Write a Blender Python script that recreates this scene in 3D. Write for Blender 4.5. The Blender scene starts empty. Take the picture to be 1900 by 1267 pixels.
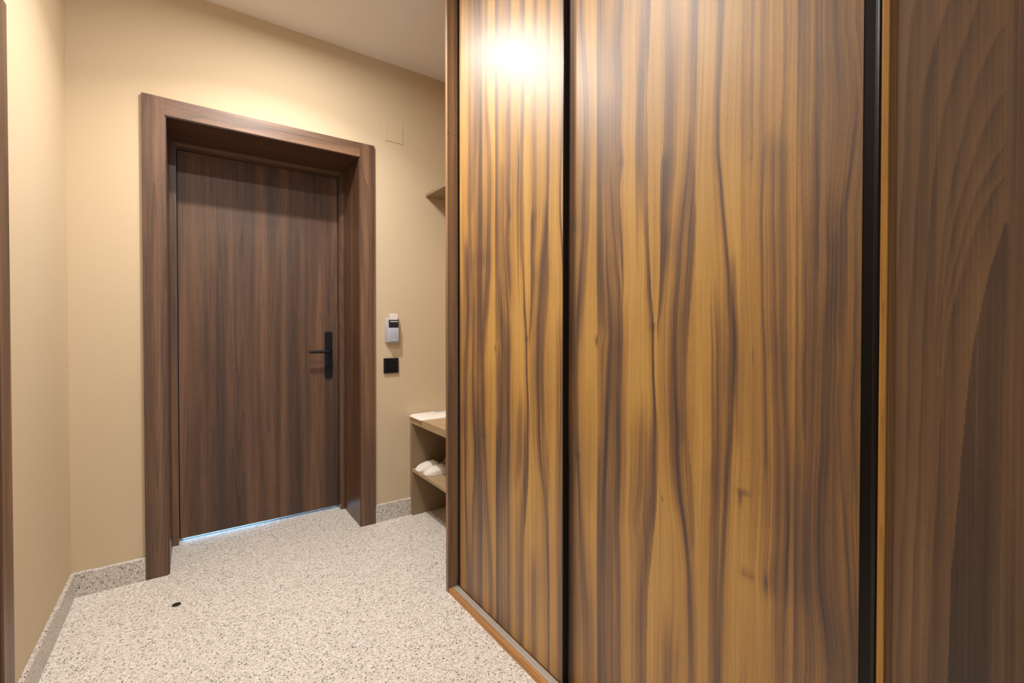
import bpy, bmesh, math, random
import numpy as np
from mathutils import Vector, Matrix, noise as mnoise

sc = bpy.context.scene
COL = sc.collection
random.seed(7)

# ---------------------------------------------------------------- camera
cam = bpy.data.cameras.new('camera')
cam.sensor_width = 36.0
cam.lens = 36.0 * 847.0 / 1900.0
cam.shift_x = 0.0
cam.shift_y = -15.5 / 1900.0
cam.clip_start = 0.01
cam_o = bpy.data.objects.new('camera', cam)
cam_o.location = (0, 0, 1.15)
cam_o.rotation_euler = (math.radians(90) - 0.0118, 0, -math.radians(35.09))
COL.objects.link(cam_o)
sc.camera = cam_o

# ---------------------------------------------------------------- light and exposure
sc.view_settings.view_transform = 'Standard'
sc.view_settings.look = 'None'
sc.view_settings.gamma = 1.0
sc.view_settings.use_curve_mapping = False
sc.view_settings.exposure = 0.08

w = bpy.data.worlds.new('world')
w.use_nodes = True
w.node_tree.nodes['Background'].inputs[0].default_value = (0.93, 0.95, 1.0, 1)
w.node_tree.nodes['Background'].inputs[1].default_value = 1.1      # daylight of the open room behind the camera
sc.world = w

CEIL = 2.725
WARM = (1.0, 0.955, 0.90)
# x, y, watts, diffuser glow
LAMPS = [(0.33, 1.995, 9.0, 2.0),
         (0.50, 2.12, 3.2, 2.0),
         (0.12, 1.25, 14.0, 2.0),
         (0.20, -0.55, 1.5, 2.0)]  # added fill lamp out of view, no known fixture there

def area(name, loc, size, power, color, rot=(0, 0, 0), shape='DISK', size_y=None):
    l = bpy.data.lights.new(name, 'AREA')
    l.shape = shape; l.size = size
    if size_y: l.size_y = size_y
    l.energy = power; l.color = color
    o = bpy.data.objects.new(name, l)
    o.location = loc; o.rotation_euler = rot
    COL.objects.link(o)
    return o

for (lx, ly, p, g) in LAMPS:
    area('downlight_lamp', (lx, ly, 2.700 if g > 2.5 else 2.669), 0.07, p, WARM)
# the lamp by the entrance has a narrower main beam as well
nb = area('downlight_beam', (LAMPS[0][0], LAMPS[0][1], 2.668), 0.07, 14.5, WARM)
nb.data.spread = math.radians(132)
# daylight-coloured corridor lamp beyond the entrance door
area('corridor_lamp', (0.05, 4.3, 0.55), 1.0, 42.0, (0.34, 0.64, 1.0), (math.radians(-90), 0, 0), 'RECTANGLE', 0.9)

# ---------------------------------------------------------------- helpers
def link(name, mesh, mat, parent=None):
    o = bpy.data.objects.new(name, mesh)
    COL.objects.link(o)
    if mat:
        for m in (mat if isinstance(mat, (list, tuple)) else [mat]):
            mesh.materials.append(m)
    if parent is not None:
        o.parent = parent
        r = parent
        off = Vector((0, 0, 0))
        while r is not None:
            off += r.location; r = r.parent
        mesh.transform(Matrix.Translation(-off)); mesh.update()
    return o

def obj(name, bm, mat, parent=None, smooth=False, bevel=0.0, seg=2):
    if bevel:
        es = [e for e in bm.edges if len(e.link_faces) == 2 and e.calc_face_angle(0) > 0.5]
        bmesh.ops.bevel(bm, geom=es, offset=bevel, segments=seg, affect='EDGES', profile=0.5)
    me = bpy.data.meshes.new(name)
    bm.normal_update()
    bm.to_mesh(me); bm.free()
    if smooth:
        me.polygons.foreach_set('use_smooth', [True] * len(me.polygons))
        try: me.set_sharp_from_angle(angle=math.radians(40))
        except Exception: pass
    return link(name, me, mat, parent)

def box(bm, x0, x1, y0, y1, z0, z1):
    v = [bm.verts.new(p) for p in ((x0,y0,z0),(x1,y0,z0),(x1,y1,z0),(x0,y1,z0),(x0,y0,z1),(x1,y0,z1),(x1,y1,z1),(x0,y1,z1))]
    for f in ((3,2,1,0),(4,5,6,7),(0,1,5,4),(1,2,6,5),(2,3,7,6),(3,0,4,7)):
        bm.faces.new([v[i] for i in f])
    return bm

def bx(*a):
    return box(bmesh.new(), *a)

def prism(bm, pts, axis, a, b):
    """extrude closed 2D outline along axis (0 x,1 y,2 z) from a to b"""
    def P(p, t):
        q = [p[0], p[1]]; q.insert(axis, t); return q
    A = [bm.verts.new(P(p, a)) for p in pts]; B = [bm.verts.new(P(p, b)) for p in pts]
    n = len(pts)
    bm.faces.new(A[::-1]); bm.faces.new(B)
    for i in range(n):
        bm.faces.new((A[i], A[(i+1) % n], B[(i+1) % n], B[i]))
    bmesh.ops.recalc_face_normals(bm, faces=bm.faces[:])
    return bm

def tube(bm, pts, r, n=16):
    pts = [Vector(p) for p in pts]
    rings = []
    for i, p in enumerate(pts):
        d = (pts[min(i+1, len(pts)-1)] - pts[max(i-1, 0)]).normalized()
        u = d.cross(Vector((0, 0, 1)))
        if u.length < 1e-3: u = d.cross(Vector((0, 1, 0)))
        u.normalize(); v = d.cross(u)
        rr = r[i] if isinstance(r, (list, tuple)) else r
        rings.append([bm.verts.new(p + (u*math.cos(t)+v*math.sin(t))*rr) for t in [2*math.pi*k/n for k in range(n)]])
    for a, b in zip(rings, rings[1:]):
        for k in range(n):
            bm.faces.new((a[k], a[(k+1) % n], b[(k+1) % n], b[k]))
    bm.faces.new(rings[0]); bm.faces.new(rings[-1][::-1])
    bmesh.ops.recalc_face_normals(bm, faces=bm.faces[:])
    return bm

def tag(o, label=None, cat=None, group=None, kind=None):
    if label: o['label'] = label
    if cat: o['category'] = cat
    if group: o['group'] = group
    if kind: o['kind'] = kind
    return o

def empty(name, loc, label=None, cat=None, group=None, kind=None):
    o = bpy.data.objects.new(name, None)
    o.location = loc; o.empty_display_size = 0.05
    COL.objects.link(o)
    return tag(o, label, cat, group, kind)

def struct(name, bm, mat, parent=None, **k):
    o = obj(name, bm, mat, parent, **k)
    if parent is None: o['kind'] = 'structure'
    return o

# ---------------------------------------------------------------- materials
def new_mat(name):
    m = bpy.data.materials.new(name); m.use_nodes = True
    nt = m.node_tree
    return m, nt, nt.nodes, nt.links, nt.nodes['Principled BSDF']

def s2l(c):
    return tuple(((v/255)/12.92 if v/255 <= 0.04045 else (((v/255)+0.055)/1.055)**2.4) for v in c) + (1,)

def ramp(N, stops, interp='LINEAR'):
    r = N.new('ShaderNodeValToRGB'); r.color_ramp.interpolation = interp
    e = r.color_ramp.elements
    while len(e) < len(stops): e.new(0.5)
    for i, (p, c) in enumerate(stops):
        e[i].position = p; e[i].color = c
    return r

def math_n(N, L, op, a, b=None, clamp=False):
    n = N.new('ShaderNodeMath'); n.operation = op; n.use_clamp = clamp
    for i, x in enumerate((a, b)):
        if x is None: continue
        if isinstance(x, (int, float)): n.inputs[i].default_value = x
        else: L.new(x, n.inputs[i])
    return n.outputs[0]

def plain(name, col, rough=0.5, metal=0.0, bump=0.0, bscale=200, spec=0.5, coat=0.0, var=0.0):
    m, nt, N, L, P = new_mat(name)
    P.inputs['Roughness'].default_value = rough
    P.inputs['Metallic'].default_value = metal
    P.inputs['Specular IOR Level'].default_value = spec
    P.inputs['Coat Weight'].default_value = coat
    tc = N.new('ShaderNodeTexCoord')
    nz = N.new('ShaderNodeTexNoise'); nz.inputs['Scale'].default_value = bscale; nz.inputs['Detail'].default_value = 4
    L.new(tc.outputs['Object'], nz.inputs['Vector'])
    c = s2l(col)
    lo = tuple(v*(1-var) for v in c[:3]) + (1,); hi = tuple(min(1, v*(1+var)) for v in c[:3]) + (1,)
    r = ramp(N, [(0.3, lo), (0.7, hi)])
    L.new(nz.outputs['Fac'], r.inputs[0]); L.new(r.outputs[0], P.inputs['Base Color'])
    if bump:
        b = N.new('ShaderNodeBump'); b.inputs['Strength'].default_value = bump; b.inputs['Distance'].default_value = 0.001
        L.new(nz.outputs['Fac'], b.inputs['Height']); L.new(b.outputs[0], P.inputs['Normal'])
    return m

def emit(name, col, strength):
    m, nt, N, L, P = new_mat(name)
    P.inputs['Base Color'].default_value = (0.9, 0.9, 0.9, 1)
    P.inputs['Emission Color'].default_value = col + (1,)
    P.inputs['Emission Strength'].default_value = strength
    return m

def wood(name, stops, axis=2, rough=0.42, band=9.0, bandz=0.5, distort=0.6, fine=0.16, lines=0.25, seed=0.0, spec=0.5, coat=0.0, freq=240):
    """procedural veneer, grain along axis"""
    m, nt, N, L, P = new_mat(name)
    tc = N.new('ShaderNodeTexCoord')
    def mp(sx, sz):
        q = N.new('ShaderNodeMapping'); s = [sx, sx, sx]; s[axis] = sz
        q.inputs['Scale'].default_value = s
        q.inputs['Location'].default_value = (seed, seed*1.7, seed*0.6)
        L.new(tc.outputs['Object'], q.inputs['Vector']); return q.outputs[0]
    n1 = N.new('ShaderNodeTexNoise'); n1.inputs['Scale'].default_value = 1.0; n1.inputs['Detail'].default_value = 3
    n1.inputs['Distortion'].default_value = distort
    L.new(mp(band, bandz), n1.inputs['Vector'])
    n2 = N.new('ShaderNodeTexNoise'); n2.inputs['Scale'].default_value = 1.0; n2.inputs['Detail'].default_value = 2
    L.new(mp(freq, 5.0), n2.inputs['Vector'])
    n4 = N.new('ShaderNodeTexNoise'); n4.inputs['Scale'].default_value = 1.0; n4.inputs['Detail'].default_value = 2
    L.new(mp(freq*2.6, 45.0), n4.inputs['Vector'])
    # growth-ring lines = iso-lines of a slow field
    n3 = N.new('ShaderNodeTexNoise'); n3.inputs['Scale'].default_value = 1.0; n3.inputs['Detail'].default_value = 1
    L.new(mp(band*0.55, bandz*0.38), n3.inputs['Vector'])
    ring = math_n(N, L, 'MULTIPLY', n3.outputs['Fac'], 38.0)
    ring = math_n(N, L, 'FRACT', ring)
    ring = math_n(N, L, 'POWER', ring, 3.0)
    t = math_n(N, L, 'SUBTRACT', n1.outputs['Fac'], 0.5)
    t = math_n(N, L, 'MULTIPLY', t, 1.9)
    t = math_n(N, L, 'ADD', t, 0.5)
    a = math_n(N, L, 'SUBTRACT', n2.outputs['Fac'], 0.5); a = math_n(N, L, 'MULTIPLY', a, fine*3.2)
    c = math_n(N, L, 'SUBTRACT', n4.outputs['Fac'], 0.5); c = math_n(N, L, 'MULTIPLY', c, fine*2.0)
    b = math_n(N, L, 'MULTIPLY', ring, lines)
    t = math_n(N, L, 'ADD', t, a); t = math_n(N, L, 'ADD', t, c); t = math_n(N, L, 'ADD', t, b)
    r = ramp(N, [(p, s2l(col)) for p, col in stops])
    L.new(t, r.inputs[0]); L.new(r.outputs[0], P.inputs['Base Color'])
    P.inputs['Roughness'].default_value = rough
    P.inputs['Specular IOR Level'].default_value = spec
    P.inputs['Coat Weight'].default_value = coat
    bp = N.new('ShaderNodeBump'); bp.inputs['Strength'].default_value = 0.12; bp.inputs['Distance'].default_value = 0.0006
    L.new(n2.outputs['Fac'], bp.inputs['Height']); L.new(bp.outputs[0], P.inputs['Normal'])
    return m

def figured(name, stops, rough=0.36, seed=0.0, fine=0.22, coat=0.65):
    """veneer whose heart-wood figure is stored per vertex (attributes figure and flow)"""
    m, nt, N, L, P = new_mat(name)
    tc = N.new('ShaderNodeTexCoord')
    fa = N.new('ShaderNodeAttribute'); fa.attribute_name = 'figure'
    fl = N.new('ShaderNodeAttribute'); fl.attribute_name = 'flow'
    sp = N.new('ShaderNodeSeparateXYZ'); L.new(tc.outputs['Object'], sp.inputs[0])
    u = math_n(N, L, 'SUBTRACT', sp.outputs[1], fl.outputs['Fac'])
    def nz(fu, fz, det):
        cb = N.new('ShaderNodeCombineXYZ')
        L.new(math_n(N, L, 'MULTIPLY', u, fu), cb.inputs[0])
        L.new(math_n(N, L, 'MULTIPLY', sp.outputs[2], fz), cb.inputs[1])
        cb.inputs[2].default_value = seed
        n = N.new('ShaderNodeTexNoise'); n.inputs['Scale'].default_value = 1.0; n.inputs['Detail'].default_value = det
        L.new(cb.outputs[0], n.inputs['Vector']); return n.outputs['Fac']
    n1 = nz(420, 2.0, 4); n2 = nz(85, 0.9, 4); n3 = nz(900, 60, 2); n4 = nz(11, 2.4, 3)
    n5 = nz(150, 150, 2)
    def cen(x, k): return math_n(N, L, 'MULTIPLY', math_n(N, L, 'SUBTRACT', x, 0.5), k)
    # the heart-wood bands break up into fine streaks of their own
    sm = math_n(N, L, 'ADD', math_n(N, L, 'MULTIPLY', n2, 1.2), 0.30)
    t = math_n(N, L, 'MULTIPLY', fa.outputs['Fac'], sm)
    t = math_n(N, L, 'ADD', t, math_n(N, L, 'MULTIPLY', cen(n1, 0.45), fa.outputs['Fac']))
    for x, k in ((n1, fine*2.0), (n2, fine*1.5), (n3, fine*0.9), (n4, 0.50), (n5, 0.12)):
        t = math_n(N, L, 'ADD', t, cen(x, k))
    r = ramp(N, [(p, s2l(col)) for p, col in stops])
    L.new(t, r.inputs[0]); L.new(r.outputs[0], P.inputs['Base Color'])
    P.inputs['Roughness'].default_value = rough
    P.inputs['Specular IOR Level'].default_value = 0.7
    P.inputs['Coat Weight'].default_value = coat; P.inputs['Coat Roughness'].default_value = 0.47
    bp = N.new('ShaderNodeBump'); bp.inputs['Strength'].default_value = 0.10; bp.inputs['Distance'].default_value = 0.0005
    L.new(n1, bp.inputs['Height']); L.new(bp.outputs[0], P.inputs['Normal'])
    return m

def stone(name, base_shift=1.0, seed=0.0, rough=0.45):
    m, nt, N, L, P = new_mat(name)
    tc = N.new('ShaderNodeTexCoord')
    mp = N.new('ShaderNodeMapping'); mp.inputs['Location'].default_value = (seed, seed, seed)
    L.new(tc.outputs['Object'], mp.inputs['Vector'])
    def vor(sc_, rnd=1.0):
        v = N.new('ShaderNodeTexVoronoi'); v.feature = 'F1'; v.inputs['Scale'].default_value = sc_
        v.inputs['Randomness'].default_value = rnd
        L.new(mp.outputs[0], v.inputs['Vector'])
        s = N.new('ShaderNodeSeparateColor'); L.new(v.outputs['Color'], s.inputs[0]); return s.outputs[0], v.outputs['Distance']
    def C(c): return s2l(tuple(min(255, x*base_shift) for x in c))
    a, da = vor(235)
    r1 = ramp(N, [(0.0, C((66, 62, 60))), (0.05, C((132, 126, 119))), (0.12, C((174, 168, 160))), (0.32, C((207, 200, 191))), (0.70, C((225, 218, 208))), (0.90, C((243, 238, 232)))], 'CONSTANT')
    L.new(a, r1.inputs[0])
    b, db = vor(520)
    r2 = ramp(N, [(0.0, C((100, 90, 82))), (0.10, C((168, 158, 148))), (0.35, C((210, 202, 191))), (0.75, C((234, 227, 218)))], 'CONSTANT')
    L.new(b, r2.inputs[0])
    mx = N.new('ShaderNodeMix'); mx.data_type = 'RGBA'; mx.inputs[0].default_value = 0.4
    L.new(r1.outputs[0], mx.inputs[6]); L.new(r2.outputs[0], mx.inputs[7])
    # sparse dark chips
    d, dd = vor(120)
    chip = math_n(N, L, 'LESS_THAN', d, 0.13)
    near = math_n(N, L, 'LESS_THAN', dd, 0.34)
    k = math_n(N, L, 'MULTIPLY', chip, near)
    k = math_n(N, L, 'MULTIPLY', k, 0.93)
    m2 = N.new('ShaderNodeMix'); m2.data_type = 'RGBA'
    L.new(k, m2.inputs[0]); L.new(mx.outputs[2], m2.inputs[6]); m2.inputs[7].default_value = s2l((48, 44, 43))
    L.new(m2.outputs[2], P.inputs['Base Color'])
    P.inputs['Roughness'].default_value = rough
    return m

M_WALL = plain('wall_paint', (207, 187, 157), 0.85, bump=0.15, bscale=350, spec=0.25, var=0.015)
M_CEIL = plain('ceiling_paint', (236, 230, 224), 0.85, bump=0.1, bscale=300, spec=0.25, var=0.01)
M_FLOOR = stone('terrazzo', 1.10)
M_SKIRT = stone('terrazzo_skirting', 1.0, 3.1)
WAL = [(0.10, (150, 108, 78)), (0.45, (118, 82, 58)), (0.75, (92, 64, 47)), (1.0, (66, 46, 36))]
M_LEAF = wood('walnut_leaf', [(0.12, (124, 90, 66)), (0.45, (100, 72, 53)), (0.72, (78, 57, 45)), (1.0, (58, 44, 37))], band=15, bandz=0.45, distort=0.35, seed=1.3, rough=0.5, lines=0.22)
M_CASE = wood('walnut_casing', [(0.10, (140, 105, 79)), (0.45, (114, 84, 63)), (0.75, (90, 67, 52)), (1.0, (78, 56, 44))], band=16, bandz=0.6, seed=5.2, rough=0.42)
M_CASEH = wood('walnut_casing_head', [(0.10, (140, 105, 79)), (0.45, (114, 84, 63)), (0.75, (90, 67, 52)), (1.0, (78, 56, 44))], axis=0, band=22, bandz=0.9, seed=8.2, rough=0.42)
M_JAMB = wood('walnut_jamb', [(0.10, (122, 87, 63)), (0.5, (92, 65, 48)), (1.0, (74, 50, 38))], band=16, bandz=0.5, seed=2.2, rough=0.35)
M_JAMBH = wood('walnut_jamb_head', [(0.10, (122, 87, 63)), (0.5, (92, 65, 48)), (1.0, (74, 50, 38))], axis=0, band=16, bandz=0.5, seed=3.2, rough=0.4)
GOLD = [(0.0, (207, 162, 86)), (0.20, (188, 141, 70)), (0.42, (154, 113, 63)), (0.64, (122, 88, 57)), (0.86, (94, 68, 52)), (1.0, (68, 51, 43))]
M_DOORW = figured('figured_walnut', GOLD, rough=0.50)
M_STILE = wood('walnut_stile', [(0.1, (178, 142, 106)), (0.5, (150, 117, 87)), (1.0, (112, 87, 69))], band=22, bandz=0.5, seed=4.4, rough=0.42)
M_RAIL = wood('walnut_rail', [(0.1, (212, 158, 88)), (0.5, (190, 136, 76)), (1.0, (144, 100, 64))], axis=1, band=30, bandz=0.8, seed=6.4, rough=0.42)
M_GOLDE = wood('golden_edge', [(0.1, (200, 150, 76)), (0.6, (172, 124, 58)), (1.0, (130, 92, 46))], band=60, bandz=0.8, seed=7.4, rough=0.4)
M_END = figured('figured_walnut_dark', [(0.0, (140, 104, 68)), (0.35, (112, 82, 56)), (0.7, (80, 58, 43)), (1.0, (54, 41, 34))], rough=0.42, seed=9.0, fine=0.10, coat=0.15)
M_BLACK = plain('black_anodised', (15, 14, 16), 0.35, metal=0.2, spec=0.4)
M_BLACKP = plain('black_plastic', (15, 17, 23), 0.42, spec=0.35)
M_DARK = plain('carcass_dark', (16, 13, 11), 0.8)
M_ALU = plain('aluminium', (214, 208, 202), 0.35, metal=0.55)
M_TAUPE = plain('taupe_laminate', (146, 124, 96), 0.5, bump=0.1, var=0.04)
M_TAUPET = plain('taupe_laminate_lit', (176, 148, 114), 0.42, bump=0.1, var=0.04)  # same laminate, light on the upward boards put into a paler colour
M_PAPER = plain('white_paper', (236, 232, 224), 0.6, bump=0.3, bscale=60)
M_INK = plain('grey_ink', (120, 126, 136), 0.6)
M_INKB = plain('blue_ink', (88, 108, 134), 0.6)
M_CLOTH = plain('white_towelling', (236, 228, 218), 0.95, bump=0.6, bscale=500)
M_SOLE = plain('insole', (196, 182, 166), 0.9, bump=0.4, bscale=400)
M_SILVER = plain('silver_plastic', (186, 192, 206), 0.3, metal=0.15)
M_SILVERD = plain('silver_shell', (176, 176, 182), 0.4, metal=0.1)
M_WIN = plain('smoked_window', (44, 40, 48), 0.15)
M_CARD = plain('key_card', (232, 222, 218), 0.5)
M_RUBBER = plain('rubber_black', (30, 28, 26), 0.6)
M_WHITE = plain('white_metal', (235, 230, 224), 0.4)
M_GLOW = emit('diffuser_glow', WARM, 3.0)
M_HALL = plain('corridor_wall', (200, 200, 205), 0.8)

# ---------------------------------------------------------------- room shell
WY = 2.66        # plane of the entrance wall
WX = -0.426      # plane of the left wall
RX = 1.50        # wall behind the wardrobe
BY = -1.3
OX0, OX1, OZ = -0.105, 0.808, 2.139     # rough opening of the entrance door
LY0, LY1, LZ = 0.86, 1.765, 1.97        # opening of the side door

struct('floor', bx(WX-0.12, RX+0.12, BY-0.12, 5.2, -0.06, 0.0), M_FLOOR)
struct('ceiling', bx(WX-0.12, RX+0.12, BY-0.12, WY+0.36, CEIL, CEIL+0.08), M_CEIL)
b = bmesh.new()
box(b, WX-0.12, OX0, WY, WY+0.36, 0, CEIL); box(b, OX1, RX+0.12, WY, WY+0.36, 0, CEIL); box(b, OX0, OX1, WY, WY+0.36, OZ, CEIL)
struct('wall_back', b, M_WALL)
b = bmesh.new()
box(b, WX-0.12, WX, LY1, WY, 0, CEIL); box(b, WX-0.12, WX, BY, LY0, 0, CEIL); box(b, WX-0.12, WX, LY0, LY1, LZ, CEIL)
struct('wall_left', b, M_WALL)
struct('wall_right', bx(RX, RX+0.12, BY, WY, 0, CEIL), M_WALL)
# corridor beyond the entrance door
b = bmesh.new()
box(b, WX-0.2, WX-0.12, WY+0.36, 5.2, 0, 2.5); box(b, RX+0.12, RX+0.2, WY+0.36, 5.2, 0, 2.5); box(b, WX-0.2, RX+0.2, 5.2, 5.28, 0, 2.5); box(b, WX-0.2, RX+0.2, WY+0.36, 5.28, 2.5, 2.56)
struct('wall_corridor', b, M_HALL)

# skirting with a small bevelled top
def skirt_bm(axis, a, b_, p, d, h=0.104):
    """axis: run axis; p plane, d direction of thickness"""
    t = 0.013*d
    bm = bmesh.new()
    pts = [(p, 0.0), (p+t, 0.0), (p+t, h-0.004), (p+t*0.7, h), (p, h)]
    return prism(bm, pts, axis, a, b_)
struct('baseboard_back', skirt_bm(0, WX, -0.177, WY, -1), M_SKIRT)
struct('baseboard_right', skirt_bm(0, 0.880, 1.099, WY, -1), M_SKIRT)
def skirtx(a, b_):
    bm = bmesh.new(); pts = [(WX, 0.0), (WX+0.013, 0.0), (WX+0.013, 0.100), (WX+0.009, 0.104), (WX, 0.104)]
    return prism(bm, pts, 1, a, b_)
struct('baseboard_left', skirtx(1.845, WY-0.013), M_SKIRT)

# ---------------------------------------------------------------- entrance door
Y0 = 2.645       # front face of the casing
d1 = empty('door_1', (0.355, 3.0, 0), kind='structure')
cz = 2.208
def casing_post(x0, x1):
    return bx(x0, x1, Y0, WY, 0.0, cz)
obj('casing', casing_post(-0.177, -0.094), M_CASE, d1, bevel=0.0012)
obj('casing', casing_post(0.797, 0.880), M_CASE, d1, bevel=0.0012)
obj('casing', bx(-0.0935, 0.7965, Y0+0.0005, WY, 2.1275, cz-0.0005), M_CASEH, d1, bevel=0.0010)
# reveal lining, set a few millimetres back from the casing edge
obj('reveal_lining', bx(-0.105, -0.089, Y0+0.006, 2.985, 0.0, 2.123), M_JAMB, d1, bevel=0.0008)
obj('reveal_lining', bx(0.792, 0.808, Y0+0.006, 2.985, 0.0, 2.123), M_JAMB, d1, bevel=0.0008)
obj('reveal_lining', bx(-0.089, 0.792, Y0+0.006, 2.985, 2.1235, 2.139), M_JAMBH, d1, bevel=0.0008)
# door frame behind the lining
obj('frame_jamb', box(bx(-0.0885, -0.060, 2.975, 3.045, 0.0, 2.123), -0.1045, -0.0605, 2.9855, 3.0449, 0.0, 2.1385), M_CASE, d1, bevel=0.0012)
obj('frame_jamb', box(bx(0.767, 0.7915, 2.975, 3.045, 0.0, 2.123), 0.7675, 0.8075, 2.9855, 3.0449, 0.0, 2.1385), M_CASE, d1, bevel=0.0012)
obj('frame_stop', bx(-0.0600, -0.0460, 3.0635, 3.085, 0.0, 2.123), M_CASE, d1)
obj('frame_stop', bx(0.7525, 0.7670, 3.0635, 3.085, 0.0, 2.123), M_CASE, d1)
obj('frame_head', box(bx(-0.0599, 0.7669, 2.975, 3.045, 2.100, 2.123), -0.0599, 0.7669, 2.9855, 3.0449, 2.1005, 2.1385), M_CASEH, d1, bevel=0.0012)
sb = bmesh.new()
box(sb, -0.0598, -0.0560, 3.03, 3.04, 0.012, 2.0995); box(sb, 0.7630, 0.7668, 3.03, 3.04, 0.012, 2.0995); box(sb, -0.056, 0.763, 3.03, 3.04, 2.0965, 2.0995)
obj('rubber_seal', sb, M_RUBBER, d1)
leaf = obj('door_leaf', bx(-0.0555, 0.7622, 3.020, 3.062, 0.0155, 2.0955), M_LEAF, d1, bevel=0.0012)
obj('threshold', bx(-0.0599, 0.7669, 3.045, 3.12, 0.0, 0.002), M_WHITE, d1)

# handle set on the leaf
def rounded_rect(cx, cz_, w_, h_, r, n=6):
    pts = []
    for (sx, sz, a0) in ((1, 1, 0), (-1, 1, 90), (-1, -1, 180), (1, -1, 270)):
        for i in range(n+1):
            a = math.radians(a0 + 90*i/n)
            pts.append((cx+sx*(w_/2-r)+r*math.cos(a), cz_+sz*(h_/2-r)+r*math.sin(a)))
    return pts
hx, hz = 0.706, 0.981
hs = obj('handle_plate', prism(bmesh.new(), rounded_rect(hx, hz, 0.044, 0.288, 0.007), 1, 3.0085, 3.0205), M_BLACKP, leaf, bevel=0.0015)
b = bmesh.new()
tube(b, [(hx+0.003, 3.009, 1.003), (hx+0.003, 3.000, 1.003)], 0.015, 20)
tube(b, [(hx+0.003, 3.005, 1.003), (hx+0.003, 2.966, 1.003), (hx+0.001, 2.957, 1.003), (hx-0.006, 2.952, 1.003), (hx-0.02, 2.951, 1.003), (hx-0.124, 2.951, 1.003)], [0.0095, 0.0095, 0.0095, 0.0095, 0.0093, 0.0085], 20)
obj('handle', b, M_BLACKP, leaf, smooth=True)
b = bmesh.new()
tube(b, [(hx+0.002, 3.009, 0.915), (hx+0.002, 3.002, 0.915)], 0.0125, 20)
box(b, hx-0.002, hx+0.006, 2.990, 3.003, 0.902, 0.928)
obj('lock_turn', b, M_BLACKP, leaf, bevel=0.0008)

# ---------------------------------------------------------------- side door in the left wall
d2 = empty('door_2', (WX, 1.30, 0), kind='structure')
CX = WX+0.015
obj('casing', bx(WX, CX, 1.755, 1.839, 0, 2.0395), M_CASE, d2, bevel=0.001)
obj('casing', bx(WX, CX, 0.786, 0.870, 0, 2.0395), M_CASE, d2, bevel=0.001)
M_CASEY = wood('walnut_casing_side', [(0.10, (140, 105, 79)), (0.45, (114, 84, 63)), (0.75, (90, 67, 52)), (1.0, (78, 56, 44))], axis=1, band=22, bandz=0.9, seed=11.2, rough=0.42)
obj('casing', bx(WX, CX-0.0005, 0.8705, 1.7545, 1.957, 2.039), M_CASEY, d2, bevel=0.001)
b = bmesh.new()
box(b, WX-0.12, CX-0.006, 1.750, 1.765, 0, 1.965); box(b, WX-0.12, CX-0.006, 0.86, 0.875, 0, 1.965); box(b, WX-0.12, CX-0.006, 0.875, 1.750, 1.950, 1.965)
obj('door_frame', b, M_JAMB, d2)
lf2 = obj('door_leaf', bx(WX-0.06, WX-0.02, 0.879, 1.746, 0.008, 1.946), M_LEAF, d2, bevel=0.001)
b = bmesh.new()
tube(b, [(WX-0.0205, 0.94, 1.0), (WX+0.025, 0.94, 1.0), (WX+0.030, 0.945, 1.0), (WX+0.030, 1.06, 1.0)], 0.0085, 14)
obj('handle', b, M_BLACKP, lf2, smooth=True)

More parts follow.
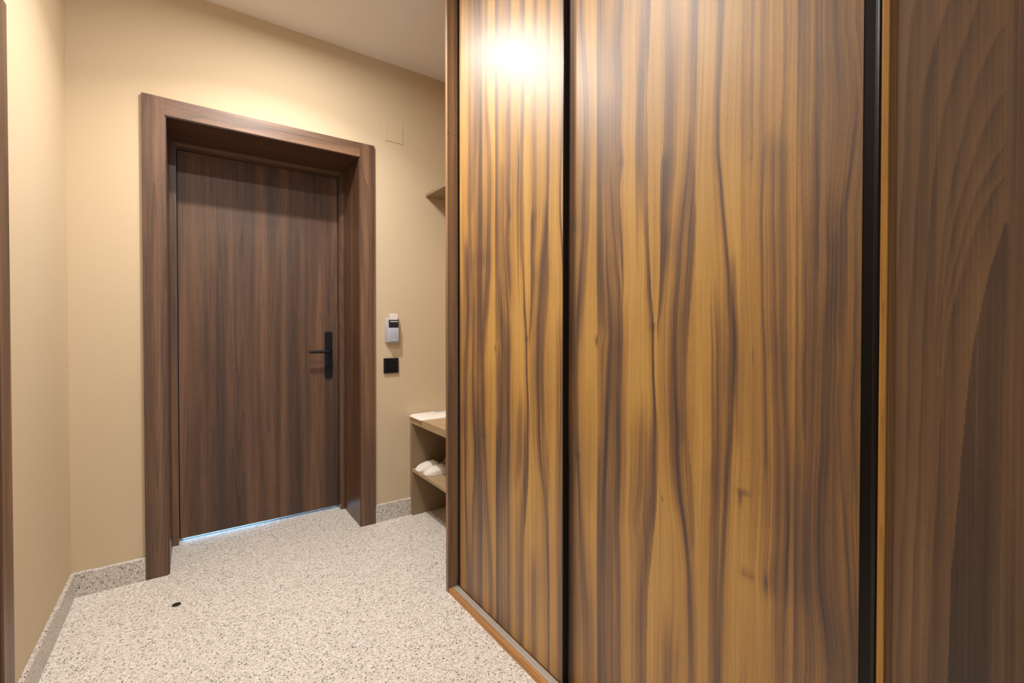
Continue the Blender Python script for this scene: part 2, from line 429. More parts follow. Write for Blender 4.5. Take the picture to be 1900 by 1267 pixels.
# figure of the walnut sheet in metres: [sharp side, [[y, z, half width, darkness], ...]]
STREAKS=[["r",[[1.0684,2.17,.0196,.62],[1.066,1.096,.0197,.6],[1.0658,.994,.0197,.3],[1.0657,.944,.0197,.12],[1.0655,.859,.0197,.35],[1.065,.655,.0197,.65],[1.0636,.028,.0198,.65]]],["",[[1.0179,2.14,.0093,.5],[1.0106,1.993,.0092,.7],[.9965,1.872,.018,.55],[.9917,1.758,.018,.6],[.9959,1.644,.0181,.65],[1.0002,1.531,.0159,.75],[1.0044,1.402,.016,.8],[1.0158,1.317,.0162,.8],[1.0274,1.229,.0165,.8],[1.0367,1.142,.0119,.65],[1.0414,1.053,.0072,.5],[1.0387,.965,.0072,.5],[1.036,.847,.0072,.6],[1.031,.76,.0072,.85],[1.0236,.675,.0071,.8],[1.0187,.6,.0071,.75],[1.0113,.485,.0117,.7],[1.0017,.372,.0138,.65],[.9875,.262,.0181,.65],[.9849,.147,.0181,.65],[.9848,.079,.0181,.6]]],["l",[[.9443,2.098,.0106,.7],[.9431,1.709,.0106,.75],[.9421,1.397,.0106,.7],[.9375,1.288,.0169,.6],[.935,1.178,.0168,.4],[.9391,1.1,.0127,.15],[.9383,.849,.0128,.05],[.938,.738,.0128,.5],[.9376,.612,.0128,.75],[.936,.11,.0128,.75]]],["",[[.9146,1.363,.0041,.3],[.9123,1.285,.0062,.6],[.9039,1.224,.0102,.85],[.8975,1.132,.0121,.95],[.9032,1.009,.0102,.95],[.9109,.854,.0082,.9],[.9148,.775,.0083,.9],[.9229,.687,.0063,.85],[.9289,.574,.0063,.75],[.9349,.431,.0043,.75],[.9339,.111,.0043,.7]]],["",[[.8841,1.343,.004,.3],[.868,1.252,.0058,.5],[.8639,1.192,.0097,.75],[.8655,1.102,.0135,.95],[.869,.982,.0155,.85],[.8706,.876,.0156,.9],[.8663,.787,.0155,.95],[.868,.702,.0156,.9],[.8716,.604,.0137,.75],[.8673,.514,.0117,.55],[.865,.409,.0117,.45],[.8641,.156,.0098,.4]]],["",[[.8612,2.049,.0133,.5],[.8724,1.937,.0155,.5],[.8662,1.816,.0135,.4],[.8715,1.685,.0116,.45],[.8615,1.608,.0096,.7],[.8749,1.522,.0098,.45],[.8647,1.415,.0097,.6],[.8548,1.34,.0057,.6],[.8526,1.28,.0038,.3]]],["",[[.9098,1.774,.0182,.25],[.9083,1.316,.0183,.3],[.9078,1.162,.0183,.3]]],["",[[.9284,1.085,.0105,.35],[.9187,.696,.0166,.4],[.9016,.547,.0282,.4],[.8961,.136,.0281,.42]]],["",[[.899,1.573,.003,.3],[.8884,1.435,.003,.6],[.8762,1.342,.003,.6],[.8641,1.252,.0029,.5]]],["r",[[.7741,1.999,.0152,.72],[.779,1.928,.0154,.7],[.7839,1.856,.0172,.7],[.7905,1.784,.019,.7],[.7902,1.709,.0191,.7],[.7881,1.608,.019,.68],[.7861,1.557,.0173,.65],[.7805,1.457,.0121,.65],[.7715,1.371,.0068,.75],[.7678,1.316,.0051,.8],[.7641,1.242,.0068,.92],[.7554,1.182,.005,.95],[.7536,1.156,.005,1],[.7533,1.094,.0042,.9],[.7513,1.02,.0042,.9],[.746,.947,.005,.8],[.7441,.899,.0099,.7],[.7472,.848,.0149,.7],[.7504,.811,.0166,.75],[.7534,.736,.0183,.8],[.7566,.685,.0184,.85],[.7648,.617,.0186,.9],[.7697,.554,.0171,.9],[.7798,.474,.0156,.85],[.783,.397,.0174,.8],[.7844,.318,.0174,.8],[.784,.208,.0174,.78]]],["",[[.8011,1.788,.0027,.4],[.806,1.662,.0027,.6],[.8051,1.448,.0027,.5],[.8009,1.305,.0027,.2]]],["",[[.7801,.963,.0138,.1],[.7885,.876,.0209,.35],[.7915,.732,.021,.35],[.8091,.64,.0144,.2]]],["l",[[.7099,1.882,.0109,.3],[.7062,1.747,.0139,.4],[.7086,1.602,.0155,.45],[.7147,1.564,.0172,.8],[.7176,1.511,.0157,.75],[.7221,1.431,.0127,.65],[.7186,1.377,.0142,.75],[.72,1.335,.0127,.7],[.7261,1.264,.0064,.6],[.7322,1.192,.0049,.6],[.7386,1.158,.0033,.4]]],["",[[.6362,1.918,.007,.75],[.6386,1.83,.007,.7],[.6381,1.741,.007,.6],[.6403,1.631,.007,.6],[.647,1.544,.0085,.65],[.6554,1.495,.0086,.7],[.6653,1.433,.0088,.85],[.6723,1.352,.0089,.9],[.6808,1.261,.009,.92],[.6866,1.191,.0106,.95],[.6893,1.12,.0106,.97],[.6889,1.049,.0121,.95],[.6854,.955,.0136,.9],[.6822,.909,.0135,.95],[.6833,.843,.0106,.95],[.6769,.772,.0105,.95],[.6707,.727,.0089,.95],[.6631,.691,.0074,.9],[.6555,.657,.0058,.85],[.6494,.604,.0072,.75],[.6434,.561,.0072,.7],[.6416,.492,.0071,.75],[.6382,.401,.0071,.75],[.6349,.303,.0071,.65]]],["r",[[.6457,1.569,.0085,.4],[.6425,1.505,.0099,.65],[.6434,1.39,.0113,.75],[.6458,1.314,.0114,.7],[.6512,1.238,.0115,.6],[.6595,1.16,.0116,.5],[.6634,1.056,.0102,.4],[.6597,.9,.0088,.35],[.6445,.774,.0114,.3],[.6381,.647,.0085,.3]]],["",[[.7125,.414,.0142,.15],[.7122,.346,.0158,.4],[.7118,.254,.0158,.45]]],["",[[.5683,1.879,.0038,.4],[.5763,1.713,.0032,.55],[.5796,1.629,.0032,.6],[.5779,1.543,.0032,.7],[.5697,1.455,.0032,.85],[.5577,1.339,.0037,.9],[.5537,1.292,.0049,.95],[.5484,1.228,.0061,.95],[.5419,1.165,.0061,.95],[.5391,1.103,.0072,.9],[.5412,1.039,.0073,.85],[.5432,.976,.0061,.85],[.5466,.912,.0061,.85],[.5488,.879,.0049,.95],[.5534,.814,.005,.9],[.5567,.728,.0044,.85],[.5613,.64,.0044,.85],[.5646,.552,.0044,.8],[.5668,.486,.0051,.75],[.5685,.346,.0051,.8]]],["",[[.5747,1.882,.0126,.3],[.5862,1.647,.0129,.15],[.5797,1.403,.0103,.15],[.5737,1.257,.0114,.2],[.5693,1.16,.0151,.45],[.5673,1.039,.0151,.55],[.5692,.917,.0164,.6],[.5746,.733,.0166,.6],[.5788,.546,.0142,.6],[.5789,.339,.0129,.62]]],["",[[.5839,1.233,.0016,.3],[.578,1.111,.0016,.6],[.5732,.941,.0015,.6],[.5762,.793,.0016,.5]]],["",[[.5916,1.209,.0016,.3],[.588,1.037,.0016,.55],[.5868,.815,.0016,.5]]],["",[[.4372,1.802,.003,.3],[.4372,1.642,.003,.3],[.4407,1.558,.0031,.45],[.4434,1.501,.0026,.7],[.442,1.44,.0026,.75],[.4401,1.318,.0026,.7],[.4375,1.221,.0031,.65],[.4377,1.107,.0031,.65],[.434,1.011,.003,.75],[.4316,.954,.003,.8],[.4302,.887,.004,.65],[.4254,.772,.004,.55],[.4269,.695,.004,.65],[.4285,.637,.004,.75],[.4312,.578,.003,.55],[.4333,.433,.0031,.4]]],["",[[.4742,1.548,.0022,.2],[.4761,1.511,.0022,.6],[.4801,1.45,.0022,.6],[.4804,1.327,.0022,.5],[.4786,1.204,.0016,.4],[.471,1.047,.0016,.5],[.4689,.88,.0016,.5]]],["",[[.4527,1.508,.0144,.3],[.4519,1.377,.0144,.3],[.4487,1.202,.0184,.35],[.446,1.115,.0204,.5],[.4431,.984,.0203,.5],[.4402,.854,.0222,.65],[.4427,.765,.0203,.6],[.4475,.709,.0185,.45],[.4514,.652,.0146,.6],[.4533,.617,.0125,.6],[.4467,.587,.0124,.35],[.4457,.425,.0185,.35]]],["",[[.498,1.838,.0177,.2],[.5023,1.614,.0179,.2],[.5016,1.501,.0157,.1]]],["",[[.5389,1.277,.0048,.3],[.5327,1.042,.006,.3],[.5272,.925,.0048,.2]]],["",[[.318,1.638,.0016,.2],[.3132,1.535,.0024,.6],[.3201,1.48,.0032,.75],[.3278,1.414,.0033,.85],[.3349,1.364,.0042,.85],[.3387,1.306,.0051,.9],[.3416,1.237,.0051,.6],[.3419,1.158,.0051,.5]]],["",[[.3523,1.407,.0086,.2],[.3526,1.328,.0095,.6],[.3515,1.305,.0103,.75],[.351,1.234,.012,.75],[.355,1.181,.0121,.8],[.3608,1.128,.0131,.8],[.3613,1.073,.0123,.8],[.36,1.02,.0114,.75],[.3595,.948,.0114,.7],[.3645,.894,.0133,.7],[.372,.81,.0143,.65],[.3743,.748,.0144,.7],[.3699,.646,.0161,.75],[.357,.597,.0191,.75],[.3502,.514,.0206,.7],[.35,.486,.0206,.7]]],["",[[.34,1.019,.0017,.3],[.3368,.931,.0021,.6],[.3347,.874,.0021,.7],[.3282,.788,.0021,.8],[.3225,.703,.0021,.85],[.3178,.618,.0025,.9],[.3137,.51,.0024,.9]]],["",[[.3131,1.196,.0013,.3],[.3166,1.119,.0016,.5],[.3186,1.061,.0016,.65],[.3171,.964,.0016,.65],[.3131,.868,.0016,.5]]],["",[[.3924,1.345,.0037,.3],[.3964,1.242,.0038,.5],[.3912,1.179,.0047,.5],[.397,1.064,.0047,.6],[.3949,1.023,.0047,.5],[.3964,.97,.0047,.4]]],["",[[.3798,1.536,.0027,.2],[.3768,1.362,.0027,.4],[.3781,1.281,.0036,.4]]],["",[[.4052,.863,.0058,.3],[.3977,.739,.0076,.3],[.395,.634,.0076,.4]]],["l",[[1.2361,2.344,.0096,.5],[1.2387,1.443,.0097,.55],[1.2345,1.21,.0144,.6],[1.2376,.082,.0146,.5]]],["",[[1.1631,1.57,.0181,.1],[1.1587,1.529,.0225,.6],[1.1634,1.435,.0226,.6],[1.1593,1.265,.018,.65],[1.1781,1.05,.0138,.7],[1.1879,.831,.0139,.6],[1.1886,.567,.0116,.6],[1.1753,.295,.0115,.5],[1.1663,.184,.0137,.6],[1.162,.048,.0182,.5]]],["",[[1.1725,1.481,.0069,.5],[1.1684,1.266,.0069,.6],[1.1969,.98,.007,.6],[1.2117,.747,.0071,.4]]],["",[[1.1274,1.476,.0053,.4],[1.1191,1.264,.0087,.7],[1.124,.986,.0088,.7],[1.1199,.844,.0131,.75],[1.0983,.701,.0129,.85],[1.1029,.589,.013,.75],[1.1206,.473,.0132,.7],[1.1391,.127,.0134,.5]]],["",[[1.0672,1.468,.0289,.45],[1.0639,.957,.033,.65],[1.0643,.665,.0331,.65],[1.0648,.337,.0332,.6],[1.0653,.029,.0333,.5]]],["",[[1.1,2.164,.0086,.4],[1.1089,1.996,.0129,.6],[1.1179,1.86,.013,.45],[1.1358,1.699,.0132,.3]]],["",[[1.0619,2.219,.0287,.35],[1.0623,1.962,.0328,.45],[1.063,1.468,.0329,.45]]],["",[[1.1444,1.879,.0177,.3],[1.145,1.567,.0178,.4]]]]
KNOTS=[[.9521,1.112,.0054,.0126,.9],[.7536,1.153,.0083,.0083,.9],[1.031,.758,.0095,.0083,.9],[.5158,.797,.0128,.0047,.9],[.5216,.78,.0047,.0117,.6],[.4973,.623,.0079,.0046,.95],[.5135,.622,.0093,.0093,.5],[.4651,.621,.0043,.0145,.95],[.4683,.616,.0065,.0224,.4],[.5028,1.506,.0045,.0034,.6],[.8596,1.6,.0096,.0104,.4],[.3532,1.3,.0103,.016,.5],[.722,.718,.0032,.0055,.6],[.7241,.827,.0016,.0014,.1],[.4968,1.091,.0017,.016,.4]]
LEAVES=[[1.0786,1.0477,.3],[1.0477,.9511,.08],[.9511,.8522,.2],[.8522,.7321,.1],[.7321,.6308,.16],[.6308,.525,.08],[.525,.414,.16],[.414,.3048,.52]]


def build_figure(ys, zs, dy=0.0, dz=0.0, seed=0):
    """darkness and grain flow of the veneer sheet, sampled on a grid (metres on the sheet)"""
    Yg, Zg = np.meshgrid(ys - dy, zs - dz, indexing='ij')
    keep = np.ones_like(Yg)
    base = np.full_like(Yg, 0.24)
    for a, b_, s in LEAVES:
        m_ = (Yg <= a) & (Yg > b_)
        base[m_] = s+0.06 if s > 0.15 else s
    off = np.zeros_like(Yg); wt = np.full_like(Yg, 0.15)
    wob = 0.0005*np.sin(Zg*23.0+3*np.sin(Zg*5.1)) + 0.0003*np.sin(Zg*51.0+Yg*40)
    rng = np.random.RandomState(3)
    for side, pts in STREAKS:
        p = np.array(pts)[::-1]          # ascending z
        z = p[:, 1]
        z = np.maximum.accumulate(z + np.arange(len(z))*1e-6)
        # smooth the polyline
        zz = np.linspace(z[0], z[-1], 160)
        def sm(v):
            q = np.interp(zz, z, v)
            k = np.hanning(15); k /= k.sum()
            return np.convolve(np.pad(q, 7, mode='edge'), k, mode='valid')
        cy = sm(p[:, 0]); cw = sm(p[:, 2]); cs = np.interp(zz, z, p[:, 3])
        c = np.interp(Zg, zz, cy); wd = np.interp(Zg, zz, cw); s = np.interp(Zg, zz, cs)
        top_open = z[-1] > 1.85; bot_open = z[0] < 0.36
        if not top_open: s = s*np.clip(1-(Zg-z[-1])/0.05, 0, 1)
        if not bot_open: s = s*np.clip(1-(z[0]-Zg)/0.05, 0, 1)
        c = c + (wob if not side else 0)
        d = Yg - c
        wl = wd.copy(); wr = wd.copy()   # left = +y, right = -y
        prof = np.exp(-np.abs(d/(wd*1.05))**1.8)
        # inner striping: darker rims
        s = s*0.90
        if side == 'r': prof = np.where(d < -wd*0.92, 0, prof)
        if side == 'l': prof = np.where(d > wd*0.92, 0, prof)
        soft = np.exp(-np.abs(d/(wd*2.8))**2)*0.30
        if side == 'r': soft = np.where(d < -wd*0.92, 0, soft)
        if side == 'l': soft = np.where(d > wd*0.92, 0, soft)
        keep *= (1-np.clip(s*prof, 0, 0.97))*(1-s*soft)
        if not side:
            g = np.exp(-(d/0.035)**2)*np.clip(s, 0, 1)
            off += g*(c-cy.mean()); wt += g
    fig = 1-(1-base)*keep
    for y, z, wy, wz, s in KNOTS:
        r = np.sqrt(((Yg-y)/wy)**2+((Zg-z)/wz)**2)
        fig = 1-(1-fig)*(1-s*np.exp(-r**2))
        # figure pales around a knot
    return fig, off/wt

def veneer_door(name, parent, X, y0, y1, z0, z1, mat, dy=0.0, dz=0.0, fn=None, step=0.0016, zstep=0.011, T=0.018):
    ny = int((y1-y0)/step)+1; nz = int((z1-z0)/zstep)+1
    ys = np.linspace(y0, y1, ny); zs = np.linspace(z0, z1, nz)
    fig, flow = (fn or build_figure)(ys, zs, dy, dz)
    Yg, Zg = np.meshgrid(ys, zs, indexing='ij')
    co = np.stack([np.full(ny*nz, X), Yg.ravel(), Zg.ravel()], 1)
    i = np.arange(ny-1)[:, None]*nz + np.arange(nz-1)[None, :]
    i = i.ravel()
    faces = np.stack([i, i+1, i+nz+1, i+nz], 1)
    nb = len(co)
    e = 0.0004
    bb = np.array([(X+a, b_, c) for a in (e, T) for b_ in (y0, y1) for c in (z0, z1)])
    co = np.vstack([co, bb])
    # rim joining front edge to the back of the board
    bf = np.array([(0,1,3,2), (4,6,7,5), (0,4,5,1), (2,3,7,6), (0,2,6,4), (1,5,7,3)]) + nb
    faces = np.vstack([faces, bf])
    me = bpy.data.meshes.new(name)
    me.vertices.add(len(co)); me.vertices.foreach_set('co', co.astype(np.float32).ravel())
    me.loops.add(faces.size); me.loops.foreach_set('vertex_index', faces.astype(np.int32).ravel())
    me.polygons.add(len(faces)); me.polygons.foreach_set('loop_start', np.arange(len(faces), dtype=np.int32)*4)
    me.update(calc_edges=True); me.validate()
    for nm, arr in (('figure', fig), ('flow', flow)):
        at = me.attributes.new(nm, 'FLOAT', 'POINT')
        v = np.concatenate([arr.ravel(), np.full(8, 0.4 if nm == 'figure' else 0.0)])
        at.data.foreach_set('value', v.astype(np.float32))
    return link(name, me, mat, parent)

# ---------------------------------------------------------------- wardrobe
FX = 0.905
W0, W1 = -0.62, 1.790
ward = empty('wardrobe', (1.2, 0.6, 0), 'tall built-in walnut wardrobe with sliding doors along the right side of the hallway', 'wardrobe')
obj('side_panel', bx(FX, RX-0.002, 1.770, W1, 0.0, 1.984), M_STILE, ward, bevel=0.0015)
obj('side_panel', bx(FX, RX-0.002, 1.770, W1, 1.9852, CEIL-0.002), M_STILE, ward, bevel=0.0015)
obj('back_panel', bx(RX-0.012, RX-0.003, 0.25, 1.769, 0.001, CEIL-0.004), M_DARK, ward)
obj('inner_panel', bx(1.03, 1.045, 0.25, 1.769, 0.05, CEIL-0.06), M_DARK, ward)
obj('top_rail', bx(FX+0.003, 1.02, 0.262, 1.7695, 2.660, CEIL-0.003), M_RAIL, ward)
obj('bottom_rail', bx(FX+0.002, 1.02, 0.262, 1.7695, 0.0, 0.018), M_RAIL, ward, bevel=0.001)
b = bmesh.new()
for x0, x1, h in ((0.923, 0.926, 0.0235), (0.926, 0.934, 0.0195), (0.934, 0.937, 0.0245), (0.937, 0.944, 0.0195), (0.944, 0.9465, 0.0235)):
    box(b, x0, x1, 0.264, 1.7685, 0.0181, h)
obj('guide_track', b, M_ALU, ward)
b = bmesh.new()
for x0, x1, h in ((0.9700, 0.995, 0.0195),):
    box(b, x0, x1, 0.264, 1.7685, 0.0181, h)
obj('inner_track', b, M_BLACK, ward)

# left sliding door runs in front of the right one
sdoor = veneer_door('sliding_door', ward, 0.950, 1.0768, 1.7450, 0.024, 2.665, M_DOORW, dy=0.511, dz=-0.041, T=0.018)
obj('edge_profile_gap_shade', bx(0.9498, 0.9705, 1.0728, 1.0766, 0.024, 2.665), M_BLACK, sdoor)
obj('edge_profile_gap_shade', bx(0.9530, 0.9680, 1.7452, 1.7685, 0.024, 2.665), M_BLACK, sdoor)  # black strip stands in for the shade in the gap beside the stile
rdoor = veneer_door('sliding_door', ward, 0.972, 0.3065, 1.120, 0.024, 2.665, M_DOORW)
b = bmesh.new()
box(b, 0.9735, 0.990, 0.288, 0.3063, 0.024, 2.665)
obj('edge_profile_gap_shade', b, M_BLACK, rdoor)
# rounded black pull profile at the closing side
b = bmesh.new()
pts = [(0.930, 0.2770), (0.926, 0.2745), (0.924, 0.2700), (0.9255, 0.2655), (0.929, 0.2630), (0.968, 0.2630), (0.968, 0.2770)]
prism(b, pts, 2, 0.020, 2.659)
obj('closing_profile', b, M_BLACK, ward, smooth=True)

# right end panel with a moulded edge
def end_figure(ys, zs, dy, dz):
    """nested cathedral arches: each ring is a curve d_k(z), d = distance from the heart line"""
    Yg, Zg = np.meshgrid(ys, zs, indexing='ij')
    d = Yg-0.124
    wob = 0.0009*np.sin(Zg*14+1.0)+0.0005*np.sin(Zg*37.0)+0.0003*np.sin(Zg*83.0+Yg*120)
    apex = [1.291, 1.356, 1.399, 1.471, 1.561, 1.66, 1.765, 1.88, 2.00, 2.14, 2.29, 2.45, 2.62, 2.80, 3.0, 3.2, 3.4, 3.65, 3.9]
    N_ = 60
    out = np.empty_like(Yg)
    for j, z in enumerate(zs):
        ds = []
        for a in apex:
            t = a-z
            if t < 0: continue
            if a < 1.3: v = np.interp(t, [0, .02, .064, .145, .213, .307, .394, .516, 1.3], [0, .005, .014, .025, .0335, .039, .0445, .0488, .060])
            else:
                v = np.interp(t, [0, .012, .057, .116, .192, .291, .664, 1.5, 2.5], [0, .0105, .029, .042, .055, .064, .075, .092, .11])
                v += 0.13*max(0, a-1.561)*min(1, t/0.25)
            ds.append(v)
        ds = np.array([-1e-3]+sorted(ds)+[0.35])
        dd = d[:, j]+wob[:, j]
        k = np.clip(np.searchsorted(ds, dd)-1, 0, len(ds)-2)
        f = (dd-ds[k])/(ds[k+1]-ds[k]+1e-5)
        f = np.where(k == len(ds)-2, np.clip((dd-ds[k])/0.012, 0, 1)*0.5, f)
        f = np.clip(f, 0, 1)
        v = 0.38+0.34*(f/0.86)**1.3
        v = np.where(f > 0.86, 0.72-0.34*(f-0.86)/0.14, v)
        v = np.where((k == 0) & (z < 1.291), 0.84, v)
        out[:, j] = v
    fade = np.clip(d/0.10, 0, 1)
    out = out*(1-0.10*fade)
    right = np.clip(-d/0.006, 0, 1)
    tr = 0.62+0.05*np.sin(Yg*900+np.sin(Zg*3)*2)+0.03*np.sin(Yg*2100)
    return out*(1-right)+tr*right, np.zeros_like(out)
ep = veneer_door('end_panel', ward, FX, 0.020, 0.2400, 0.0, CEIL-0.003, M_END, fn=end_figure, T=0.030, step=0.0010, zstep=0.0045)
b = bmesh.new()
prism(b, [(FX+0.007, 0.2404), (FX+0.007, 0.2516), (FX+0.030, 0.2516), (FX+0.030, 0.2404)], 2, 0.0, CEIL-0.003)
obj('edge_moulding', b, M_STILE, ward)
b = bmesh.new()
prism(b, [(FX-0.001, 0.2518), (FX-0.001, 0.2585), (FX+0.003, 0.2618), (FX+0.060, 0.2618), (FX+0.060, 0.2518)], 2, 0.0, CEIL-0.003)
obj('edge_moulding', b, M_GOLDE, ward)
obj('end_board', bx(FX+0.001, RX-0.002, W0, 0.0195, 0.0, CEIL-0.003), M_LEAF, ward, bevel=0.001)

# ---------------------------------------------------------------- ceiling lamps
for i, (lx, ly, p, g) in enumerate(LAMPS):
    lab = ['round ceiling lamp before the entrance door, left of the close pair', 'round ceiling lamp before the entrance door, right of the close pair',
           'round ceiling lamp in front of the middle of the wardrobe', 'added round fill lamp, out of view, farthest from the entrance door'][i]
    r = empty('ceiling_lamp', (lx, ly, CEIL), lab, 'lamp', 'round ceiling lamps of the hallway')
    b = bmesh.new(); tube(b, [(lx, ly, CEIL-0.001), (lx, ly, CEIL-0.016)], 0.055, 40); obj('housing', b, M_WHITE, r, smooth=True)
    b = bmesh.new(); tube(b, [(lx, ly, CEIL-0.0165), (lx, ly, CEIL-0.050)], 0.044, 40); obj('reflector_ring', b, M_WHITE, r, smooth=True)
    b = bmesh.new(); tube(b, [(lx, ly, CEIL-0.0502), (lx, ly, CEIL-0.0525)], 0.040, 40); obj('diffuser', b, M_GLOW, r, smooth=True)

# ---------------------------------------------------------------- things on the entrance wall
# key card switch
kr = empty('card_switch', (0.99, WY, 1.06), 'grey key card power switch on the wall right of the entrance door', 'card switch')
def shell(x0, x1, z0, z1, y0, y1, ch):
    b = bmesh.new()
    pts = [(x0, y1), (x0+0.001, y0+ch), (x0+ch, y0+ch*0.25), ((x0+x1)/2, y0), (x1-ch, y0+ch*0.25), (x1-0.001, y0+ch), (x1, y1)]
    return prism(b, pts, 2, z0, z1)
obj('back_shell', shell(0.943, 1.028, 1.062, 1.205, 2.632, WY, 0.014), M_SILVERD, kr, smooth=True, bevel=0.002)
obj('front_cover', shell(0.953, 1.018, 1.067, 1.150, 2.621, 2.634, 0.004), M_SILVER, kr, smooth=True, bevel=0.0015)
obj('card_window', bx(0.957, 1.014, 2.623, 2.634, 1.1505, 1.192), M_WIN, kr, bevel=0.001)
b = bmesh.new(); box(b, 0.957, 1.014, 2.622, 2.635, 1.1925, 1.196); obj('card_slot', b, M_BLACKP, kr)
obj('window_highlight_strip', bx(0.962, 1.010, 2.6222, 2.6229, 1.1845, 1.189), M_CARD, kr)
obj('brand_mark', bx(0.977, 0.995, 2.6202, 2.6215, 1.078, 1.081), M_CARD, kr)
kc = obj('key_card', bx(0.960, 1.009, 2.6270, 2.6282, 1.1965, 1.236), M_CARD)
tag(kc, 'white key card standing in the slot of the grey wall switch', 'key card')
# power socket / blank switch
sw = empty('wall_socket', (0.979, WY, 0.923), 'black square wall socket below the grey key card switch', 'socket')
b = bmesh.new(); prism(b, rounded_rect(0.979, 0.923, 0.090, 0.090, 0.003), 1, 2.650, WY)
obj('frame', b, M_BLACKP, sw, bevel=0.001)
b = bmesh.new(); prism(b, rounded_rect(0.979, 0.923, 0.055, 0.055, 0.002), 1, 2.6475, 2.6502)
obj('insert', b, M_BLACK, sw, bevel=0.0008)
b = bmesh.new(); tube(b, [(0.979, 2.6476, 0.923), (0.979, 2.6468, 0.923)], 0.019, 28); obj('socket_ring', b, M_BLACKP, sw, smooth=True)
# painted cover plate
cp = obj('cover_plate', bx(0.946, 1.057, 2.6565, WY, 2.262, 2.374), M_WALL, bevel=0.001)
tag(cp, 'flat square cover plate painted beige high on the wall right of the door', 'cover plate')
# floor door stop socket
b = bmesh.new(); tube(b, [(-0.058, 2.3405, 0.0), (-0.058, 2.3405, 0.0022), (-0.058, 2.3405, 0.003)], [0.0155, 0.0155, 0.013], 28)
fs = obj('floor_cap', b, M_RUBBER, smooth=True)
tag(fs, 'small round black cap set flat in the speckled floor before the door', 'floor cap')

# ---------------------------------------------------------------- shoe bench
BX = 1.100
be = empty('shoe_bench', (1.3, 2.23, 0), 'taupe shoe bench with slatted seat and open shelf between door wall and wardrobe', 'bench')
obj('end_panel', bx(BX, RX-0.002, 2.630, WY-0.002, 0.003, 0.5655), M_TAUPE, be, bevel=0.001)
obj('end_panel', bx(BX, RX-0.002, 1.793, 1.822, 0.003, 0.5655), M_TAUPE, be, bevel=0.001)
obj('back_board', bx(RX-0.012, RX-0.002, 1.8225, 2.6295, 0.05, 0.5650), M_TAUPE, be)
obj('middle_shelf', bx(BX+0.002, RX-0.0125, 1.8225, 2.6295, 0.271, 0.288), M_TAUPET, be, bevel=0.001)
b = bmesh.new()
box(b, BX, RX-0.002, 1.793, WY-0.002, 0.566, 0.6025)
cuts = [1.793, 1.960, 2.078, 2.195, 2.310, 2.426, 2.540, WY-0.002]
for a, c in zip(cuts, cuts[1:]):
    box(b, BX+0.0005, RX-0.003, a+(0.0014 if a > 1.8 else 0), c-(0.0014 if c < 2.65 else 0), 0.6024, 0.6065)
obj('seat', b, M_TAUPET, be)

# ---------------------------------------------------------------- hanging shelf above
sh = empty('wall_shelf', (1.35, 2.2, 1.97), 'dark taupe shelf high in the niche between door wall and wardrobe', 'shelf')
obj('shelf_board', bx(1.207, RX-0.002, 1.793, WY-0.002, 1.970, 1.986), M_TAUPE, sh, bevel=0.001)
obj('shelf_cleat', bx(RX-0.020, RX-0.0025, 1.80, WY-0.004, 1.925, 1.9695), M_TAUPE, sh)

# ---------------------------------------------------------------- laundry bag
def soft_slab(x0, x1, y0, y1, z0, th, seed, nx=40, ny=16, skew=0.0):
    bm = bmesh.new()
    top = {}; bot = {}
    for i in range(nx+1):
        for j in range(ny+1):
            u, v = i/nx, j/ny
            e = min(u, 1-u, 0.5)*nx/2.2; e2 = min(v, 1-v)*ny/1.5
            k = min(1, e)*min(1, e2)
            k = k*(2-k)
            x = x0+(x1-x0)*u + skew*v
            y = y0+(y1-y0)*v + 0.003*mnoise.noise(Vector((u*4+seed, v*2, 1)))
            n = mnoise.noise(Vector((u*6+seed, v*3, seed)))*0.0022 + mnoise.noise(Vector((u*19, v*9+seed, 3)))*0.0007
            top[i, j] = bm.verts.new((x, y, z0+0.0022+(th+n)*k))
            bot[i, j] = bm.verts.new((x, y, z0+0.0004))
    for i in range(nx):
        for j in range(ny):
            bm.faces.new((top[i,j], top[i+1,j], top[i+1,j+1], top[i,j+1]))
            bm.faces.new((bot[i,j], bot[i,j+1], bot[i+1,j+1], bot[i+1,j]))
    for i in range(nx):
        bm.faces.new((top[i,0], bot[i,0], bot[i+1,0], top[i+1,0])); bm.faces.new((top[i,ny], top[i+1,ny], bot[i+1,ny], bot[i,ny]))
    for j in range(ny):
        bm.faces.new((top[0,j], top[0,j+1], bot[0,j+1], bot[0,j])); bm.faces.new((top[nx,j], bot[nx,j], bot[nx,j+1], top[nx,j+1]))
    return bm
bag = empty('laundry_bag', (1.25, 2.56, 0.607), 'folded white laundry bag with blue print lying on the bench seat', 'bag')
obj('folded_bag', soft_slab(1.090, 1.43, 2.476, 2.654, 0.6066, 0.013, 1.0), M_PAPER, bag, smooth=True)
random.seed(4)
def marks(x0, x1, y0, h, gap, z, mat, name):
    b = bmesh.new(); x = x0
    while x < x1:
        wdt = random.uniform(0.55, 1.0)*h*0.8
        box(b, x, x+wdt*0.30, y0, y0+h, z, z+0.0003)
        if random.random() < .7: box(b, x+wdt*0.3, x+wdt, y0+h*0.78, y0+h, z, z+0.0003)
        if random.random() < .6: box(b, x+wdt*0.3, x+wdt, y0, y0+h*0.2, z, z+0.0003)
        if random.random() < .6: box(b, x+wdt*0.72, x+wdt, y0, y0+h, z, z+0.0003)
        if random.random() < .5: box(b, x+wdt*0.3, x+wdt*0.8, y0+h*0.42, y0+h*0.58, z, z+0.0003)
        x += wdt + gap*(3 if random.random() < .15 else 1)
    return obj(name, b, mat, bag)
marks(1.250, 1.40, 2.606, 0.017, 0.003, 0.6226, M_INKB, 'printed_heading')
marks(1.180, 1.41, 2.583, 0.0055, 0.0012, 0.6226, M_INK, 'printed_line')

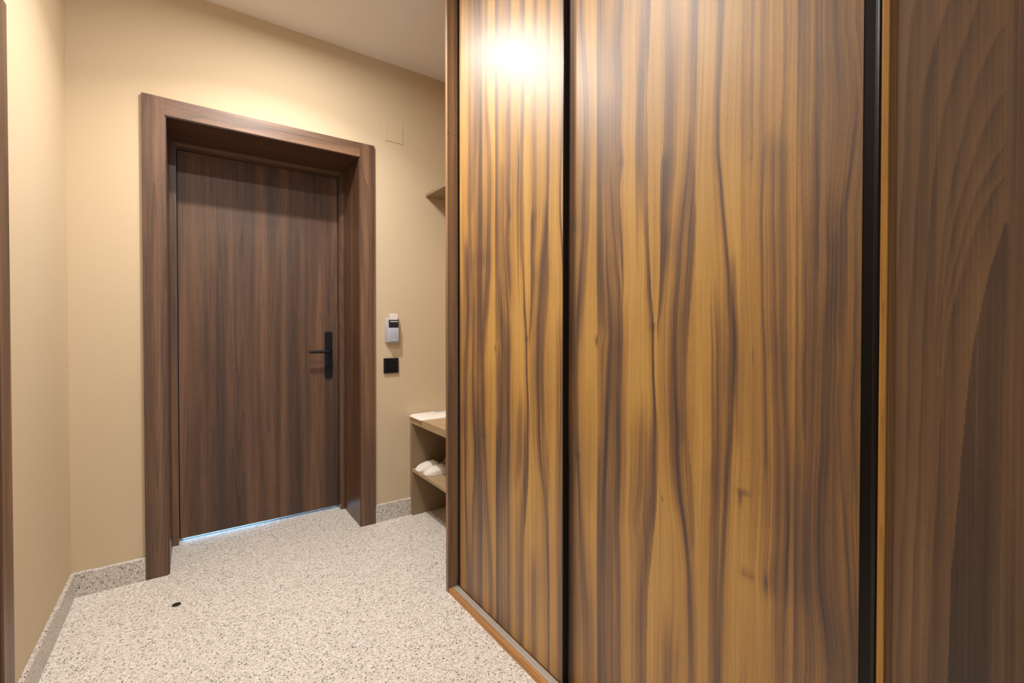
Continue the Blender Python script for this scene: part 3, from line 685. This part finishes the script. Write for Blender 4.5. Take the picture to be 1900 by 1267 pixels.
# ---------------------------------------------------------------- slippers
def make_slipper(name, label, cat, group, loc, rz, tilt=0.0, roll=0.0):
    """toe towards local -x, origin on the shelf at the middle of the sole"""
    Ls, Wd = 0.275, 0.098
    root = empty(name, (0, 0, 0), label, cat, group)
    def half(u):     # half width along the length u 0 toe..1 heel
        u = min(1.0, max(0.0, u))
        k = 1.0-0.20*max(0, u-0.38)-0.05*abs(u-0.3)
        if u < 0.26: k *= (1-(1-u/0.26)**2.3)**(1/2.3)
        if u > 0.80: k *= (1-((u-0.80)/0.20)**2.3)**(1/2.3)
        return max(0.0004, Wd/2*k)
    def outline(off, n=36):
        L_, R_ = [], []
        for i in range(n+1):
            u = (1-math.cos(math.pi*i/n))/2
            w_ = max(0.0004, half(u)+off)
            x = -Ls/2-off+(Ls+2*off)*u
            c = 0.004*math.sin(u*math.pi)
            L_.append((x, c+w_)); R_.append((x, c-w_))
        return L_ + R_[::-1]
    b = bmesh.new(); prism(b, outline(0.002), 2, 0.0, 0.009)
    obj('sole', b, M_CLOTH, root, bevel=0.002)
    b = bmesh.new(); prism(b, outline(-0.004), 2, 0.009, 0.0125)
    obj('insole', b, M_SOLE, root)
    # upper: a closed toe shell open to the back
    b = bmesh.new(); nu, nv = 30, 22; VL = 0.41; outer = []; inner = []
    for k, rows in ((0.0, outer), (0.0035, inner)):
        for i in range(nu+1):
            u = (i/nu)**1.8*VL
            row = []
            for j in range(nv+1):
                a = math.pi*j/nv
                # opening edge dips back at the sides
                uu = u*(1.0+0.14*abs(math.cos(a)))
                w_ = max(0.0004, half(uu)+0.0005-k)
                hgt = max(0.0, 0.038*(1-math.exp(-uu*8.5))-k*0.8) + min(1, uu*12)* 0.0016*mnoise.noise(Vector((uu*14, a*2, 2)))
                x = -Ls/2+0.001+k+Ls*uu
                yy = 0.004*math.sin(uu*math.pi)+w_*math.cos(a)
                zz = 0.0085+hgt*(math.sin(a)**0.75 if 0 < j < nv else 0)
                row.append(b.verts.new((x, yy, zz)))
            rows.append(row)
    for rows, fl in ((outer, False), (inner, True)):
        for i in range(nu):
            for j in range(nv):
                q = [rows[i][j], rows[i+1][j], rows[i+1][j+1], rows[i][j+1]]
                b.faces.new(q[::-1] if fl else q)
    for j in range(nv): b.faces.new((outer[nu][j], inner[nu][j], inner[nu][j+1], outer[nu][j+1]))
    for j in range(nv): b.faces.new((outer[0][j], outer[0][j+1], inner[0][j+1], inner[0][j]))
    bmesh.ops.recalc_face_normals(b, faces=b.faces[:])
    up = obj('upper', b, M_CLOTH, root, smooth=True)
    # hem piping along the opening
    pts = []
    for j in range(nv+1):
        a = math.pi*j/nv
        uu = VL*(1.0+0.14*abs(math.cos(a)))
        w_ = half(uu); hgt = 0.038*(1-math.exp(-uu*8.5))
        pts.append((-Ls/2+0.001+Ls*uu, 0.004*math.sin(uu*math.pi)+w_*math.cos(a), 0.0085+hgt*(math.sin(a)**0.75 if 0 < j < nv else 0)))
    b = bmesh.new(); tube(b, pts, 0.0022, 8); obj('hem', b, M_CLOTH, up, smooth=True)
    # soft raised heel counter
    b = bmesh.new(); oo = []; ii = []
    for k, rows in ((0.0, oo), (0.003, ii)):
        for i in range(25):
            th = math.pi*(i/24-0.5)                    # around the heel
            u = 0.74+0.26*math.cos(th)**0.9 if abs(math.cos(th)) > 1e-6 else 0.74
            w_ = (half(min(u, 0.985))-k)*(1 if th > 0 else -1)*min(1, abs(math.sin(th))*1.0+0.0)
            if abs(th) > 1.2: w_ = (half(u)-k)*(1 if th > 0 else -1)
            top = 0.010+0.036*math.cos(th)**0.6 if math.cos(th) > 1e-6 else 0.010
            x = -Ls/2+(Ls-0.002-k)*u
            rows.append((b.verts.new((x, w_, 0.009)), b.verts.new((x-0.004*math.cos(th), w_, 0.010+top*0.5)), b.verts.new((x-0.010*math.cos(th), w_*0.97, 0.010+top))))
    for rows in (oo, ii):
        for a_, c_ in zip(rows, rows[1:]):
            for q in (0, 1): b.faces.new((a_[q], c_[q], c_[q+1], a_[q+1]))
    for a_, c_, d_, e_ in zip(oo, oo[1:], ii, ii[1:]): b.faces.new((a_[2], c_[2], e_[2], d_[2]))
    bmesh.ops.recalc_face_normals(b, faces=b.faces[:])
    obj('heel_counter', b, M_CLOTH, root, smooth=True)
    root.location = loc; root.rotation_euler = (roll, tilt, rz)
    return root
ZS = 0.2882
make_slipper('slipper', 'white towelling slipper nearer the front corner, toe at the shelf edge', 'slipper', 'white slippers on the bench shelf', (1.247, 2.4635, ZS), math.radians(-4))
make_slipper('slipper', 'white towelling slipper behind the front one, close to the bench end panel', 'slipper', 'white slippers on the bench shelf', (1.240, 2.5715, ZS), math.radians(1))
